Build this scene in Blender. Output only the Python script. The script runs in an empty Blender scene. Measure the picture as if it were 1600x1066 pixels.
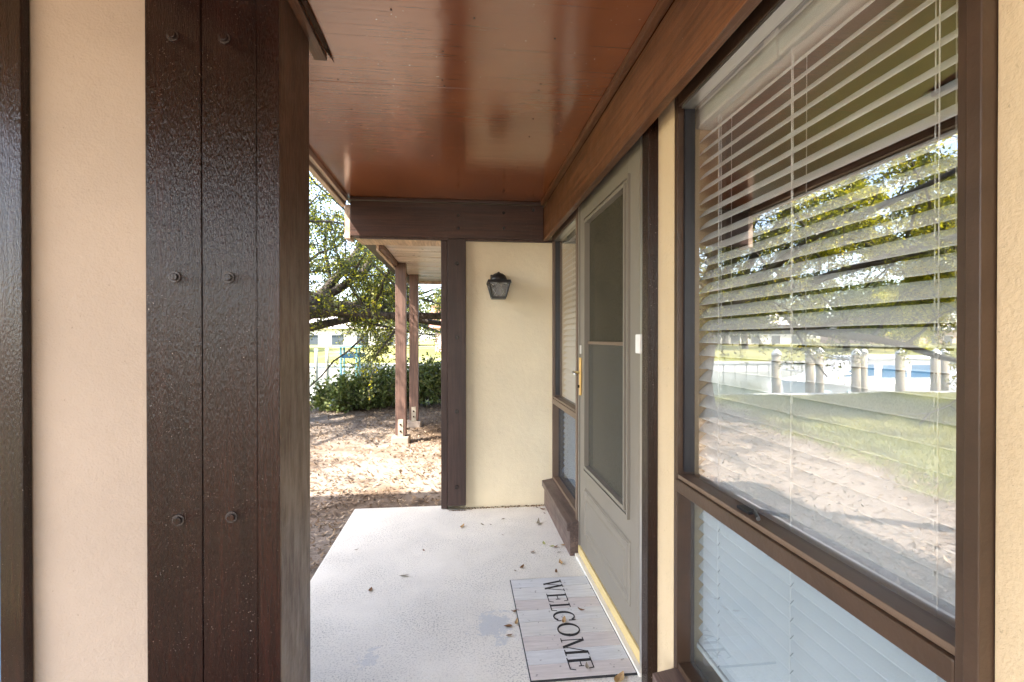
import bpy, bmesh, math, random
import numpy as np
from mathutils import Vector, Matrix
R = math.radians
sc = bpy.context.scene
COL = sc.collection

# ------------------------------------------------------------------ camera
F_PX, H = 740.0, 1.29                      # focal length in photo pixels, eye height above the slab
YAW, PITCH = math.atan(80 / F_PX), R(0.31)
cam = bpy.data.cameras.new('camera'); cam.sensor_width = 36; cam.lens = 36 * F_PX / 1600
cam.clip_start = .02; cam.clip_end = 3000
cam_o = bpy.data.objects.new('camera', cam); COL.objects.link(cam_o)
cam_o.location = (0, 0, H); cam_o.rotation_euler = (R(90) - PITCH, 0, -YAW)
sc.camera = cam_o
# ------------------------------------------------------------------ light
LIGHT_DIR = Vector((1, .72, -1.5)).normalized()
elev = math.asin(-LIGHT_DIR.z); azim = math.atan2(-LIGHT_DIR.x, -LIGHT_DIR.y) % (2 * math.pi)
w = bpy.data.worlds.new('World'); sc.world = w; w.use_nodes = True
nt = w.node_tree; bg = nt.nodes['Background']
sky = nt.nodes.new('ShaderNodeTexSky'); sky.sky_type = 'NISHITA'; sky.sun_disc = False
sky.sun_elevation = elev; sky.sun_rotation = azim; sky.air_density = .8; sky.dust_density = 1.5; sky.ozone_density = 1.0
nt.links.new(sky.outputs[0], bg.inputs[0]); bg.inputs[1].default_value = .15
sun = bpy.data.lights.new('sun', 'SUN'); sun.energy = 2.75; sun.angle = R(.53); sun.color = (1, .965, .92)
sun_o = bpy.data.objects.new('sun', sun); COL.objects.link(sun_o)
sun_o.rotation_euler = LIGHT_DIR.to_track_quat('-Z', 'Y').to_euler(); sun_o.location = (-8, -6, 14)
vs = sc.view_settings; sc.display_settings.display_device = 'sRGB'
vs.view_transform = 'Standard'; vs.look = 'None'; vs.exposure = 3.1; vs.gamma = 1.0; vs.use_curve_mapping = False
vs.use_white_balance = True; vs.white_balance_temperature = 7300; vs.white_balance_tint = 11   # camera balanced for the open shade
sc.cycles.max_bounces = 10; sc.cycles.diffuse_bounces = 5; sc.cycles.glossy_bounces = 4; sc.cycles.transparent_max_bounces = 24
sc.cycles.caustics_reflective = False; sc.cycles.caustics_refractive = False

# ------------------------------------------------------------------ photo pixel -> direction (used only to place things)
def ray(x, y):
    u, v = (x - 800) / F_PX, (533 - y) / F_PX
    s, c, sp, cp = math.sin(YAW), math.cos(YAW), math.sin(PITCH), math.cos(PITCH)
    return Vector((s * cp + u * c + v * s * sp, c * cp - u * s + v * c * sp, -sp + v * cp))
def on_z(x, y, z):
    r = ray(x, y); t = (z - H) / r.z; return Vector((r.x * t, r.y * t, z))
def on_y(x, y, Y):
    r = ray(x, y); t = Y / r.y; return Vector((r.x * t, Y, H + r.z * t))
GLASS_X = .742
def seen_in_glass(x, Y):                   # real X of something seen mirrored in the near window, standing at depth Y
    r = ray(x, 529); return 2 * GLASS_X - r.x * Y / r.y

# ------------------------------------------------------------------ mesh helpers
rng = np.random.default_rng(7); random.seed(7)
class MB:
    def __init__(s): s.v = []; s.f = []
    def add(s, vs_, fs):
        o = len(s.v); s.v += [tuple(a) for a in vs_]; s.f += [tuple(i + o for i in f) for f in fs]; return s
    def box(s, x0, x1, y0, y1, z0, z1):
        return s.add([(x0, y0, z0), (x1, y0, z0), (x1, y1, z0), (x0, y1, z0), (x0, y0, z1), (x1, y0, z1), (x1, y1, z1), (x0, y1, z1)],
                     [(0, 3, 2, 1), (4, 5, 6, 7), (0, 1, 5, 4), (1, 2, 6, 5), (2, 3, 7, 6), (3, 0, 4, 7)])
    def tube(s, pts, rad, n=8, cap=True):
        pts = [Vector(p) for p in pts]
        if not hasattr(rad, '__len__'): rad = [rad] * len(pts)
        vs_, fs = [], []
        up = Vector((.13, .27, .95))
        for i, p in enumerate(pts):
            d = (pts[min(i + 1, len(pts) - 1)] - pts[max(i - 1, 0)]).normalized()
            a = d.cross(up)
            if a.length < .05: a = d.cross(Vector((1, 0, 0)))
            a.normalize(); b = d.cross(a)
            for k in range(n):
                t = 2 * math.pi * k / n
                vs_.append(p + (a * math.cos(t) + b * math.sin(t)) * rad[i])
        for i in range(len(pts) - 1):
            for k in range(n):
                k2 = (k + 1) % n
                fs.append((i * n + k, i * n + k2, (i + 1) * n + k2, (i + 1) * n + k))
        if cap:
            fs.append(tuple(reversed(range(n)))); fs.append(tuple((len(pts) - 1) * n + k for k in range(n)))
        return s.add(vs_, fs)
    def lathe(s, c, prof, n=16):            # prof: list of (radius, z) about the vertical through c
        vs_ = [(c[0] + r * math.cos(2 * math.pi * k / n), c[1] + r * math.sin(2 * math.pi * k / n), c[2] + z) for r, z in prof for k in range(n)]
        m = len(prof); fs = []
        for i in range(m - 1):
            for k in range(n):
                k2 = (k + 1) % n; fs.append((i * n + k, i * n + k2, (i + 1) * n + k2, (i + 1) * n + k))
        fs.append(tuple(reversed(range(n)))); fs.append(tuple((m - 1) * n + k for k in range(n)))
        return s.add(vs_, fs)
    def prism(s, poly, axis, a0, a1):        # polygon in the two other axes, pushed along axis
        def P(p, a):
            l = list(p); l.insert('xyz'.index(axis), a); return tuple(l)
        n = len(poly)
        return s.add([P(p, a0) for p in poly] + [P(p, a1) for p in poly],
                     [tuple(range(n)), tuple(reversed(range(n, 2 * n)))] + [(i, i + n, (i + 1) % n + n, (i + 1) % n) for i in range(n)])
    def build(s, name, mat, parent=None, bevel=0, smooth=False):
        me = bpy.data.meshes.new(name); me.from_pydata(s.v, [], s.f)
        bm = bmesh.new(); bm.from_mesh(me); bmesh.ops.recalc_face_normals(bm, faces=bm.faces)
        if bevel: bmesh.ops.bevel(bm, geom=bm.edges[:], offset=bevel, segments=2, affect='EDGES', profile=.6)
        bm.to_mesh(me); bm.free()
        if smooth:
            for p in me.polygons: p.use_smooth = True
        me.materials.append(M[mat]); o = bpy.data.objects.new(name, me); COL.objects.link(o); o.parent = parent
        return o
def np_mesh(name, verts, faces, mat, parent=None):
    """verts (N,3), faces (M,k) arrays"""
    me = bpy.data.meshes.new(name); k = faces.shape[1]
    me.vertices.add(len(verts)); me.vertices.foreach_set('co', np.asarray(verts, np.float32).ravel())
    me.loops.add(faces.size); me.loops.foreach_set('vertex_index', faces.astype(np.int32).ravel())
    me.polygons.add(len(faces)); me.polygons.foreach_set('loop_start', np.arange(0, faces.size, k, dtype=np.int32))
    me.polygons.foreach_set('loop_total', np.full(len(faces), k, np.int32))
    me.update(calc_edges=True); me.materials.append(M[mat])
    o = bpy.data.objects.new(name, me); COL.objects.link(o); o.parent = parent; return o
def box(name, mat, parent, x0, x1, y0, y1, z0, z1, bevel=0):
    return MB().box(x0, x1, y0, y1, z0, z1).build(name, mat, parent, bevel)
def thing(name, label, cat, loc=(0, 0, 0), group=None):
    o = bpy.data.objects.new(name, None); COL.objects.link(o); o.empty_display_size = .1
    o['label'] = label; o['category'] = cat
    if group: o['group'] = group
    THINGS[o.name] = Vector(loc); return o
THINGS = {}
def tag(o, label=None, cat=None, group=None, kind=None):
    for k, v in (('label', label), ('category', cat), ('group', group), ('kind', kind)):
        if v: o[k] = v
    return o
def copy_tree(o, parent=None):
    c = o.copy(); COL.objects.link(c); c.parent = parent
    for ch in o.children: copy_tree(ch, c)
    return c

# ------------------------------------------------------------------ materials
M = {}
class N:
    def __init__(s, name):
        s.m = bpy.data.materials.new(name); s.m.use_nodes = True; s.t = s.m.node_tree; s.b = s.t.nodes['Principled BSDF']
        s.out = s.t.nodes['Material Output']; M[name] = s.m
        s.co = s.node('ShaderNodeTexCoord').outputs['Object']
    def node(s, typ, **kw):
        n = s.t.nodes.new(typ)
        for k, v in kw.items(): setattr(n, k, v)
        return n
    def link(s, a, b): s.t.links.new(a, b)
    def set(s, **kw):
        for k, v in kw.items():
            i = s.b.inputs[k.replace('_', ' ')]
            if hasattr(v, 'links'): s.link(v, i)
            else: i.default_value = v
        return s
    def mapped(s, scale, loc=(0, 0, 0)):
        m = s.node('ShaderNodeMapping'); s.link(s.co, m.inputs[0]); m.inputs['Scale'].default_value = scale; m.inputs['Location'].default_value = loc
        return m.outputs[0]
    def noise(s, scale=5, detail=4, rough=.55, vec=None, dist=0):
        n = s.node('ShaderNodeTexNoise'); n.inputs['Scale'].default_value = scale; n.inputs['Detail'].default_value = detail
        n.inputs['Roughness'].default_value = rough; n.inputs['Distortion'].default_value = dist
        s.link(vec if vec is not None else s.co, n.inputs['Vector']); return n.outputs['Fac']
    def ramp(s, fac, stops):
        r = s.node('ShaderNodeValToRGB'); s.link(fac, r.inputs[0]); e = r.color_ramp.elements
        while len(e) < len(stops): e.new(.5)
        for el, (p, c) in zip(e, stops):
            el.position = p; el.color = (c, c, c, 1) if not hasattr(c, '__len__') else (*c, 1)
        return r.outputs[0]
    def mix(s, fac, a, b, mode='MIX'):
        m = s.node('ShaderNodeMix', data_type='RGBA', blend_type=mode)
        for sock, v in ((m.inputs[0], fac), (m.inputs[6], a), (m.inputs[7], b)):
            if hasattr(v, 'links'): s.link(v, sock)
            else: sock.default_value = v if not hasattr(v, '__len__') else (*v, 1)
        return m.outputs[2]
    def math(s, op, a, b=0):
        m = s.node('ShaderNodeMath', operation=op)
        for sock, v in zip(m.inputs, (a, b)):
            if hasattr(v, 'links'): s.link(v, sock)
            else: sock.default_value = v
        return m.outputs[0]
    def sep(s):
        n = s.node('ShaderNodeSeparateXYZ'); s.link(s.co, n.inputs[0]); return n.outputs
    def bump(s, h, strength=.3, dist=.002):
        b = s.node('ShaderNodeBump'); b.inputs['Strength'].default_value = strength; b.inputs['Distance'].default_value = dist
        s.link(h, b.inputs['Height']); s.link(b.outputs[0], s.b.inputs['Normal']); return s

def plain(name, col, rough=.5, metal=0, noise=0, bump=0, bscale=60, spec=.5):
    n = N(name); c = col
    if noise: c = n.mix(n.noise(9, 6), tuple(a * (1 - noise) for a in col), tuple(min(1, a * (1 + noise)) for a in col))
    n.set(Base_Color=c if hasattr(c, 'links') else (*c, 1), Roughness=rough, Metallic=metal, Specular_IOR_Level=spec)
    if bump: n.bump(n.noise(bscale, 4), bump, .003)
    return n
def stucco(name, col, rough=.85):
    n = N(name)
    c = n.mix(n.ramp(n.noise(2.2, 5), [(.3, 0), (.75, 1)]), tuple(a * .9 for a in col), tuple(min(1, a * 1.05) for a in col))
    sp = n.ramp(n.noise(95, 2, .5), [(.715, 0), (.76, 1)])            # small dark pits
    c = n.mix(n.math('MULTIPLY', sp, .45), c, tuple(a * .35 for a in col))
    n.set(Base_Color=c, Roughness=rough, Specular_IOR_Level=.3)
    h = n.math('ADD', n.math('MULTIPLY', n.noise(150, 3, .6), .6), n.math('MULTIPLY', n.noise(38, 3), .8))
    n.bump(h, .5, .006); return n
def painted_wood(name, col, axis, rough=.32, strong=.5, worn=0, chip=.35, coat=.0, ior=1.5, peel=0, spec=.5, saw=.3, along=3.0):
    n = N(name)
    sc_ = [70, 70, 70]; sc_['xyz'.index(axis)] = along
    g = n.noise(1, 6, .65, n.mapped(sc_), .6)
    sc2 = [9, 9, 9]; sc2['xyz'.index(axis)] = .8
    g2 = n.noise(1, 4, .6, n.mapped(sc2, (3, 1, 5)), 1.2)
    sc3 = [6, 6, 6]; sc3['xyz'.index(axis)] = 60                       # saw marks across the grain
    g3 = n.noise(1, 3, .5, n.mapped(sc3))
    dk = tuple(a * .55 for a in col); lt = tuple(a * 1.35 for a in col)
    c = n.mix(n.ramp(g2, [(.3, 0), (.7, 1)]), dk, lt)
    c = n.mix(n.math('MULTIPLY', n.node('ShaderNodeObjectInfo').outputs['Random'], .45), c, tuple(a * .45 for a in col))   # each timber its own shade
    c = n.mix(n.math('MULTIPLY', n.ramp(g, [(.42, 1), (.56, 0)]), .55), c, tuple(a * .3 for a in col))
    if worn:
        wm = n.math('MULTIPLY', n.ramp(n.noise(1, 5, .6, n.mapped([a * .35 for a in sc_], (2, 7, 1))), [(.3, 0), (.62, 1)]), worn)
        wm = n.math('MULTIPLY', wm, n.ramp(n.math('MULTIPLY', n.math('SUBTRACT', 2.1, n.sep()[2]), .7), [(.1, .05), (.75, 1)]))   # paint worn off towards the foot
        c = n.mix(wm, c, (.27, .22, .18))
    sp = n.ramp(n.noise(260, 2, .6), [(.70, 0), (.735, 1)])            # dust and paint specks
    sp = n.math('MULTIPLY', sp, n.ramp(n.noise(5, 3), [(.4, .1), (.7, 1)]))
    c = n.mix(n.math('MULTIPLY', sp, chip), c, (.6, .55, .5))
    rr = n.mix(n.noise(14, 4), (rough * .7,) * 3, (min(1, rough * 1.5),) * 3)
    n.set(Base_Color=c, Roughness=rr, Specular_IOR_Level=spec, IOR=ior)
    h = n.math('ADD', n.math('ADD', g, n.math('MULTIPLY', g2, .5)), n.math('MULTIPLY', g3, saw))
    if peel:
        pv = [380, 380, 380]; pv['xyz'.index(axis)] = 60
        h = n.math('ADD', h, n.math('MULTIPLY', n.noise(1, 3, .6, n.mapped(pv)), peel))
    n.bump(h, strong, .004); return n
BROWN = (.105, .046, .030)
painted_wood('brown_wood_z', (.022, .0058, .0033), 'z', .12, .9, 0, .9, peel=1.0, spec=.34, saw=.08)
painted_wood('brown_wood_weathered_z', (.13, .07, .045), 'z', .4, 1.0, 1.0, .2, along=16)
painted_wood('brown_wood_x', (.058, .025, .017), 'x', .38, .5, 0, .5)
painted_wood('brown_wood_y', (.17, .07, .032), 'y', .36, .8, 0, .8)
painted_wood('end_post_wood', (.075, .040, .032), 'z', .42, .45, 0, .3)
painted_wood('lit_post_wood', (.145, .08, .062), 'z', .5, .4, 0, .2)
painted_wood('beige_wood_y', (.64, .48, .38), 'y', .45, .35, 0, .0)
painted_wood('soffit_wood', (.74, .62, .55), 'x', .28, .25, 0, .0)
painted_wood('sill_wood', (.13, .085, .072), 'y', .4, .35, 0, .3)
n = N('ceiling_paint')                                                 # glossy brown paint on plywood
g = n.noise(1, 5, .6, n.mapped((2.0, 55, 30)), .8); k = n.noise(60, 2)
c = n.mix(n.ramp(n.noise(1.6, 4), [(.3, 0), (.7, 1)]), (.165, .046, .0145), (.26, .078, .026))
c = n.mix(n.math('MULTIPLY', n.ramp(g, [(.62, 0), (.72, 1)]), .5), c, (.05, .022, .014))
c = n.mix(n.math('MULTIPLY', n.ramp(k, [(.72, 0), (.76, 1)]), .5), c, (.55, .45, .36))
n.set(Base_Color=c, Roughness=n.mix(n.noise(3, 4), (.12,) * 3, (.2,) * 3), IOR=2.0, Coat_Weight=.3, Coat_Roughness=.12, Coat_IOR=1.8)
n.bump(n.math('ADD', n.math('MULTIPLY', g, .6), n.math('MULTIPLY', n.noise(9, 4), .9)), .28, .004)
stucco('cream_stucco', (.64, .50, .325)); stucco('end_stucco', (.92, .80, .575)); stucco('pier_stucco', (.43, .352, .285))  # pier stucco is tinted pinker: the light on it is put into the colour
# painted concrete slab: cream paint, grey grime, one worn patch down to blue-grey
n = N('slab_paint'); x, y, z = n.sep()
base = n.mix(n.ramp(n.noise(2.5, 6, .6), [(.35, 0), (.7, 1)]), (.71, .69, .63), (.83, .805, .73))
grime = n.math('MULTIPLY', n.ramp(n.noise(120, 3, .7), [(.50, 0), (.66, 1)]), n.ramp(n.noise(3.1, 4), [(.35, .2), (.65, .9)]))
base = n.mix(grime, base, (.30, .30, .29))
dx = n.math('MULTIPLY', n.math('SUBTRACT', x, .13), 3.6); dy = n.math('MULTIPLY', n.math('SUBTRACT', y, 2.13), 2.0)
d = n.math('SQRT', n.math('ADD', n.math('MULTIPLY', dx, dx), n.math('MULTIPLY', dy, dy)))
wm = n.ramp(n.math('ADD', d, n.math('MULTIPLY', n.noise(7, 7, .75), 1.5)), [(.93, 1), (1.12, 0)])
dx2 = n.math('MULTIPLY', n.math('ADD', x, .38), 2.6); dy2 = n.math('MULTIPLY', n.math('SUBTRACT', y, 1.95), 3.2)
d2 = n.math('SQRT', n.math('ADD', n.math('MULTIPLY', dx2, dx2), n.math('MULTIPLY', dy2, dy2)))
wm2 = n.ramp(n.math('ADD', d2, n.math('MULTIPLY', n.noise(9, 7, .8), 1.8)), [(.98, 1), (1.15, 0)])
base = n.mix(n.math('MULTIPLY', n.math('MAXIMUM', wm, n.math('MULTIPLY', wm2, .7)), .8), base, (.52, .55, .57))
pits = n.ramp(n.noise(240, 2), [(.68, 0), (.74, 1)]); base = n.mix(n.math('MULTIPLY', pits, .5), base, (.22, .2, .18))
n.set(Base_Color=base, Roughness=.75, Specular_IOR_Level=.3)
n.bump(n.math('ADD', n.noise(180, 3, .7), n.math('MULTIPLY', n.noise(30, 4), .8)), .35, .004)
# ground: pale sand with brown litter stain by the house, lawn soil beyond
n = N('ground_soil'); x, y, z = n.sep()
sand = n.mix(n.noise(40, 6, .7), (.17, .138, .114), (.29, .252, .22))
mulch = n.mix(n.noise(30, 6, .75), (.06, .04, .027), (.17, .122, .086))
sm = n.ramp(n.noise(.75, 6, .65), [(.36, 0), (.52, 1)])
soil = n.mix(sm, mulch, sand)
edge = n.math('ADD', n.math('ADD', x, n.math('MULTIPLY', n.math('SUBTRACT', y, 3.9), .19)), n.math('MULTIPLY', n.math('SUBTRACT', n.noise(1.4, 5), .5), 1.4))
lawn_m = n.ramp(n.math('ADD', n.math('MULTIPLY', edge, -1.2), -3.3), [(.0, 0), (.35, 1)])
lawn_m = n.math('MULTIPLY', lawn_m, n.ramp(n.math('SUBTRACT', y, .6), [(0, 0), (.9, 1)]))      # unseen ground behind the camera left sandy for warmer bounce light
lawn_m = n.math('MAXIMUM', lawn_m, n.ramp(n.math('SUBTRACT', y, 10.4), [(0, 0), (.3, 1)]))
lawn = n.mix(n.noise(8, 6, .7), (.10, .115, .028), (.22, .225, .07))
lawn = n.mix(n.ramp(n.noise(.12, 4), [(.45, 0), (.6, 1)]), lawn, n.mix(n.noise(3, 4), (.20, .22, .07), (.34, .29, .17)))
n.set(Base_Color=n.mix(lawn_m, soil, lawn), Roughness=.95, Specular_IOR_Level=.15)
n.bump(n.math('ADD', n.noise(45, 6, .7), n.math('MULTIPLY', n.noise(6, 5), 2)), .8, .015)
# leaves, grass, bark
def leaf_mat(name, c0, c1, trans=.35, rough=.5, c2=None):
    n = N(name); g = n.node('ShaderNodeNewGeometry').outputs['Random Per Island']
    c = n.ramp(g, [(0, c0), (.75, c1), (1, c2 or c1)]) ; n.set(Base_Color=c, Roughness=rough, Specular_IOR_Level=.35)
    tr = n.node('ShaderNodeBsdfTranslucent'); n.link(n.mix(.5, c, (.5, .6, .06), 'MULTIPLY'), tr.inputs[0])
    n.link(n.mix(1, c, (1.3, 1.25, .55), 'MULTIPLY'), tr.inputs[0])
    mx = n.node('ShaderNodeMixShader'); mx.inputs[0].default_value = trans
    n.link(n.b.outputs[0], mx.inputs[1]); n.link(tr.outputs[0], mx.inputs[2]); n.link(mx.outputs[0], n.out.inputs[0]); return n
leaf_mat('oak_leaf', (.045, .06, .022), (.12, .145, .055), .4, .3, (.22, .23, .09))
leaf_mat('young_leaf', (.24, .26, .03), (.48, .47, .06), .65, .4, (.6, .5, .1))
leaf_mat('shrub_leaf', (.05, .08, .028), (.13, .17, .06), .3, .28, (.22, .24, .1))
leaf_mat('far_leaf', (.045, .07, .022), (.12, .15, .045), .3, .6, (.19, .2, .07))
leaf_mat('grass_blade', (.12, .145, .03), (.25, .27, .07), .35, .5, (.38, .34, .16))
leaf_mat('dry_leaf', (.05, .03, .018), (.20, .138, .09), .1, .55, (.40, .32, .24))
leaf_mat('dry_leaf_brown', (.16, .08, .035), (.20, .10, .045), .1, .55)
leaf_mat('dry_leaf_tan', (.42, .26, .12), (.46, .30, .15), .1, .55)
leaf_mat('dry_leaf_green', (.42, .44, .16), (.46, .47, .2), .1, .55)
leaf_mat('dry_leaf_grey', (.24, .21, .16), (.27, .23, .18), .1, .6)
n = N('bark'); g = n.noise(1, 6, .7, n.mapped((26, 26, 5)), 1)
n.set(Base_Color=n.mix(n.ramp(g, [(.35, 0), (.7, 1)]), (.03, .024, .02), (.13, .11, .092)), Roughness=.9); n.bump(g, 1, .03)
# glass: partly reflecting pane
def glass(name, tint, lo, rough=.0, body=None, body_amt=0):
    n = N(name); t = n.t; t.nodes.remove(n.b)
    tr = n.node('ShaderNodeBsdfTransparent'); tr.inputs[0].default_value = (*tint, 1)
    gl = n.node('ShaderNodeBsdfGlossy'); gl.inputs['Roughness'].default_value = rough
    bp = n.node('ShaderNodeBump'); bp.inputs['Strength'].default_value = .006; bp.inputs['Distance'].default_value = .01
    n.link(n.noise(2.5, 2), bp.inputs['Height']); n.link(bp.outputs[0], gl.inputs['Normal'])
    lw = n.node('ShaderNodeFresnel'); lw.inputs['IOR'].default_value = 1.55
    fac = n.math('ADD', n.math('MULTIPLY', lw.outputs[0], 1.2), lo)
    front = n.math('SUBTRACT', 1.0, n.node('ShaderNodeNewGeometry').outputs['Backfacing'])   # only the outer face mirrors
    fac = n.math('MULTIPLY', fac, front)
    mx = n.node('ShaderNodeMixShader'); n.link(fac, mx.inputs[0]); first = tr.outputs[0]
    if body:
        df = n.node('ShaderNodeBsdfDiffuse'); df.inputs[0].default_value = (*body, 1)
        m2 = n.node('ShaderNodeMixShader'); n.link(n.mix(n.noise(400, 1), (body_amt * .7,) * 3, (min(1, body_amt * 1.3),) * 3), m2.inputs[0])
        n.link(tr.outputs[0], m2.inputs[1]); n.link(df.outputs[0], m2.inputs[2]); first = m2.outputs[0]
    n.link(first, mx.inputs[1]); n.link(gl.outputs[0], mx.inputs[2]); n.link(mx.outputs[0], n.out.inputs[0])
glass('window_glass', (.985, .99, .985), .36)
glass('clear_glass', (.985, .99, .985), -.03)
glass('lower_glass', (.71, .765, .795), .06, .01, (.40, .46, .50), .08)
glass('lower_glass_dark', (.52, .60, .68), -.08, .01, (.10, .13, .17), .25)
glass('screen_glass', (.8, .78, .72), -.25, .12, (.07, .062, .045), .95)
glass('screen_glass_lower', (.8, .8, .78), -.22, .06, (.09, .086, .072), .92)
n = N('lantern_glass'); n.set(Base_Color=(.85, .83, .78, 1), Roughness=.25, Transmission_Weight=.75, IOR=1.45); v = n.node('ShaderNodeTexVoronoi'); v.inputs['Scale'].default_value = 90
n.link(n.co, v.inputs['Vector']); n.bump(v.outputs['Distance'], .9, .01)
plain('bronze_frame', (.06, .034, .021), .38, 0, .55, .35, 60); plain('bronze_light', (.15, .10, .07), .4, 0, .2)
plain('gasket', (.012, .013, .018), .4); plain('white_vinyl', (.78, .78, .75), .4, 0, .04); plain('drywall', (.55, .57, .57), .8)
plain('slat_white', (.70, .735, .76), .35, 0, .03); plain('cord_white', (.75, .76, .76), .7); plain('cord_grey', (.24, .26, .27), .7)
plain('aluminium', (.55, .55, .54), .35, .9); plain('storm_paint', (.205, .183, .152), .4, 0, .05, .08, 200)
plain('storm_dark', (.04, .038, .035), .5); plain('brass', (.78, .52, .20), .3, .85); plain('steel', (.6, .6, .58), .3, 1)
plain('threshold_tan', (.62, .47, .22), .6, 0, .15); plain('putty_white', (.74, .71, .64), .8, 0, .1, .3)
plain('inner_door', (.36, .33, .28), .55, 0, .05); plain('digit_pale', (.8, .75, .62), .5); plain('room_wall', (.25, .235, .20), .9); plain('carpet', (.18, .16, .14), 1)
plain('black_iron', (.012, .012, .013), .38, 0, .3, .3, 120); plain('bolt_dark', (.02, .011, .009), .25, 0, .4, .5, 300)
plain('mat_rubber', (.02, .02, .022), .8); plain('mat_ink', (.018, .018, .02), .85)
for nm, cc in (('mat_white', (.70, .70, .68)), ('mat_blue', (.66, .675, .68)), ('mat_pink', (.645, .60, .575)), ('mat_cream', (.69, .675, .64))):
    n = N(nm); g = n.noise(1, 6, .7, n.mapped((7, 90, 20)), .5)
    c = n.mix(n.ramp(g, [(.3, 0), (.7, 1)]), tuple(a * .8 for a in cc), tuple(a * 1.08 for a in cc))
    c = n.mix(n.math('MULTIPLY', n.ramp(n.noise(38, 3, .6), [(.66, 0), (.72, 1)]), .6), c, (.12, .11, .11)); n.set(Base_Color=c, Roughness=.95, Specular_IOR_Level=.1); n.bump(n.noise(600, 2), .4, .002)
plain('concrete_base', (.24, .20, .17), .9, 0, .2, .5, 50); plain('seawall_concrete', (.40, .40, .38), .9, 0, .25, .4, 8); plain('seawall_teal', (.20, .36, .38), .8, 0, .2)
plain('roofing', (.09, .085, .08), .9, 0, .2); plain('shade_wing_stucco', (.66, .52, .38), .9, 0, .1, .3)
plain('piling_wood', (.30, .27, .22), .9, 0, .25, .5, 20); plain('piling_cap', (.8, .8, .8), .5); plain('gelcoat', (.80, .80, .80), .2); plain('boat_window', (.06, .17, .30), .1)
plain('boat_trim', (.06, .07, .09), .4); plain('teal_paint', (.10, .26, .28), .5); plain('blue_hull', (.05, .12, .2), .3)
plain('house_white', (.74, .72, .68), .9, 0, .05); plain('house_pink', (.62, .44, .36), .9, 0, .06); plain('house_roof', (.55, .52, .50), .8, 0, .1); plain('house_roof_red', (.34, .16, .11), .8, 0, .15); plain('dark_pane', (.05, .07, .09), .1)
n = N('canal_water'); n.set(Base_Color=(.055, .085, .065, 1), Roughness=.06, IOR=1.33); n.bump(n.noise(1, 5, .6, n.mapped((.9, 2.2, 1))), .25, .06)

# ================================================================== SETTING
WATER = -1.2; GZ = -.13; BANK_Y = 11.15; FAR_Y = 33.6; FAR_Z = -.5
def ground():
    ys = list(np.arange(-60, -6, 6)) + list(np.arange(-6, 11.1, .35)) + [11.14, 11.145] + [33.5, 33.505, 36, 40, 46, 55, 70, 100, 160, 300, 900]
    xs = [-900, -300, -120, -60, -40, -30] + list(np.arange(-24, 6.1, .5)) + [10, 20, 40, 90, 300, 900]
    def zz(x, y):
        if 11.143 < y < 33.501: return -2.6
        if y <= 11.143:
            a = 0 if (x > -1.2 and y < 4.2) else .03
            return GZ + a * math.sin(x * 1.3 + .7 * y) * math.cos(y * .9 - .3 * x) - (.002 if x > -1.2 and y < 4.2 else 0)
        return FAR_Z + min(1.0, max(0, (y - 36) * .05)) + .1 * math.sin(x * .2)
    v = [(x, y, zz(x, y)) for y in ys for x in xs]; nx = len(xs)
    f = np.array([(j * nx + i, j * nx + i + 1, (j + 1) * nx + i + 1, (j + 1) * nx + i) for j in range(len(ys) - 1) for i in range(nx - 1)])
    o = np_mesh('ground', np.array(v), f, 'ground_soil')
    for p in o.data.polygons: p.use_smooth = False
    tag(o, 'sandy ground under leaf litter running into lawn', 'ground', kind='structure')
ground()
wv = np.array([(-900, 11.2, WATER), (900, 11.2, WATER), (900, 33.45, WATER), (-900, 33.45, WATER)])
tag(np_mesh('canal_water', wv, np.array([(0, 1, 2, 3)]), 'canal_water'), 'still greenish canal water between the two seawalls', 'water', kind='structure')

# porch slab
sl = MB().prism([(-.80, -3.2), (.74, -3.2), (.74, 3.60), (-.10, 3.60), (-.10, 3.69), (-.80, 3.69)], 'z', GZ - .1, 0).build('porch_slab', 'slab_paint', None, .008)
tag(sl, 'cream painted concrete porch slab with a worn blue-grey patch', 'slab', kind='structure')

CZ = 2.32
# ceiling: two plywood sheets with a seam, trims along the edges
ce = thing('porch_ceiling', 'glossy brown plywood porch ceiling with a seam across it', 'ceiling'); ce['kind'] = 'structure'
box('plywood_panel', 'ceiling_paint', ce, -.815, .72, 1.9702, 3.60, CZ, CZ + .02, .0015)
box('plywood_panel', 'ceiling_paint', ce, -.815, .72, -.45, 1.969, CZ, CZ + .02, .0015)
box('plywood_panel', 'ceiling_paint', ce, -.815, .72, -3.2, -.453, CZ, CZ + .02, .0015)
box('edge_trim', 'brown_wood_x', ce, -.80, .628, 3.535, 3.562, CZ - .022, CZ - .001, .003)
box('edge_trim', 'brown_wood_y', ce, .598, .628, -3.2, 3.53, CZ - .03, CZ - .001, .004)
tb = box('ceiling_batten', 'brown_wood_y', ce, -.53, -.485, -.8, 1.80, CZ - .016, CZ - .001, .003)
MB().add([(-.482, .2, CZ - .002), (-.466, .2, CZ - .002), (-.474, .2, CZ - .02), (-.480, 1.7, CZ - .002), (-.462, 1.7, CZ - .002), (-.471, 1.7, CZ - .028), (-.466, 1.83, CZ - .006)],
         [(0, 1, 2), (0, 3, 4, 1), (1, 4, 5, 2), (2, 5, 3, 0), (3, 6, 4), (4, 6, 5), (5, 6, 3)]).build('torn_strip', 'bolt_dark', ce)
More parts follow.
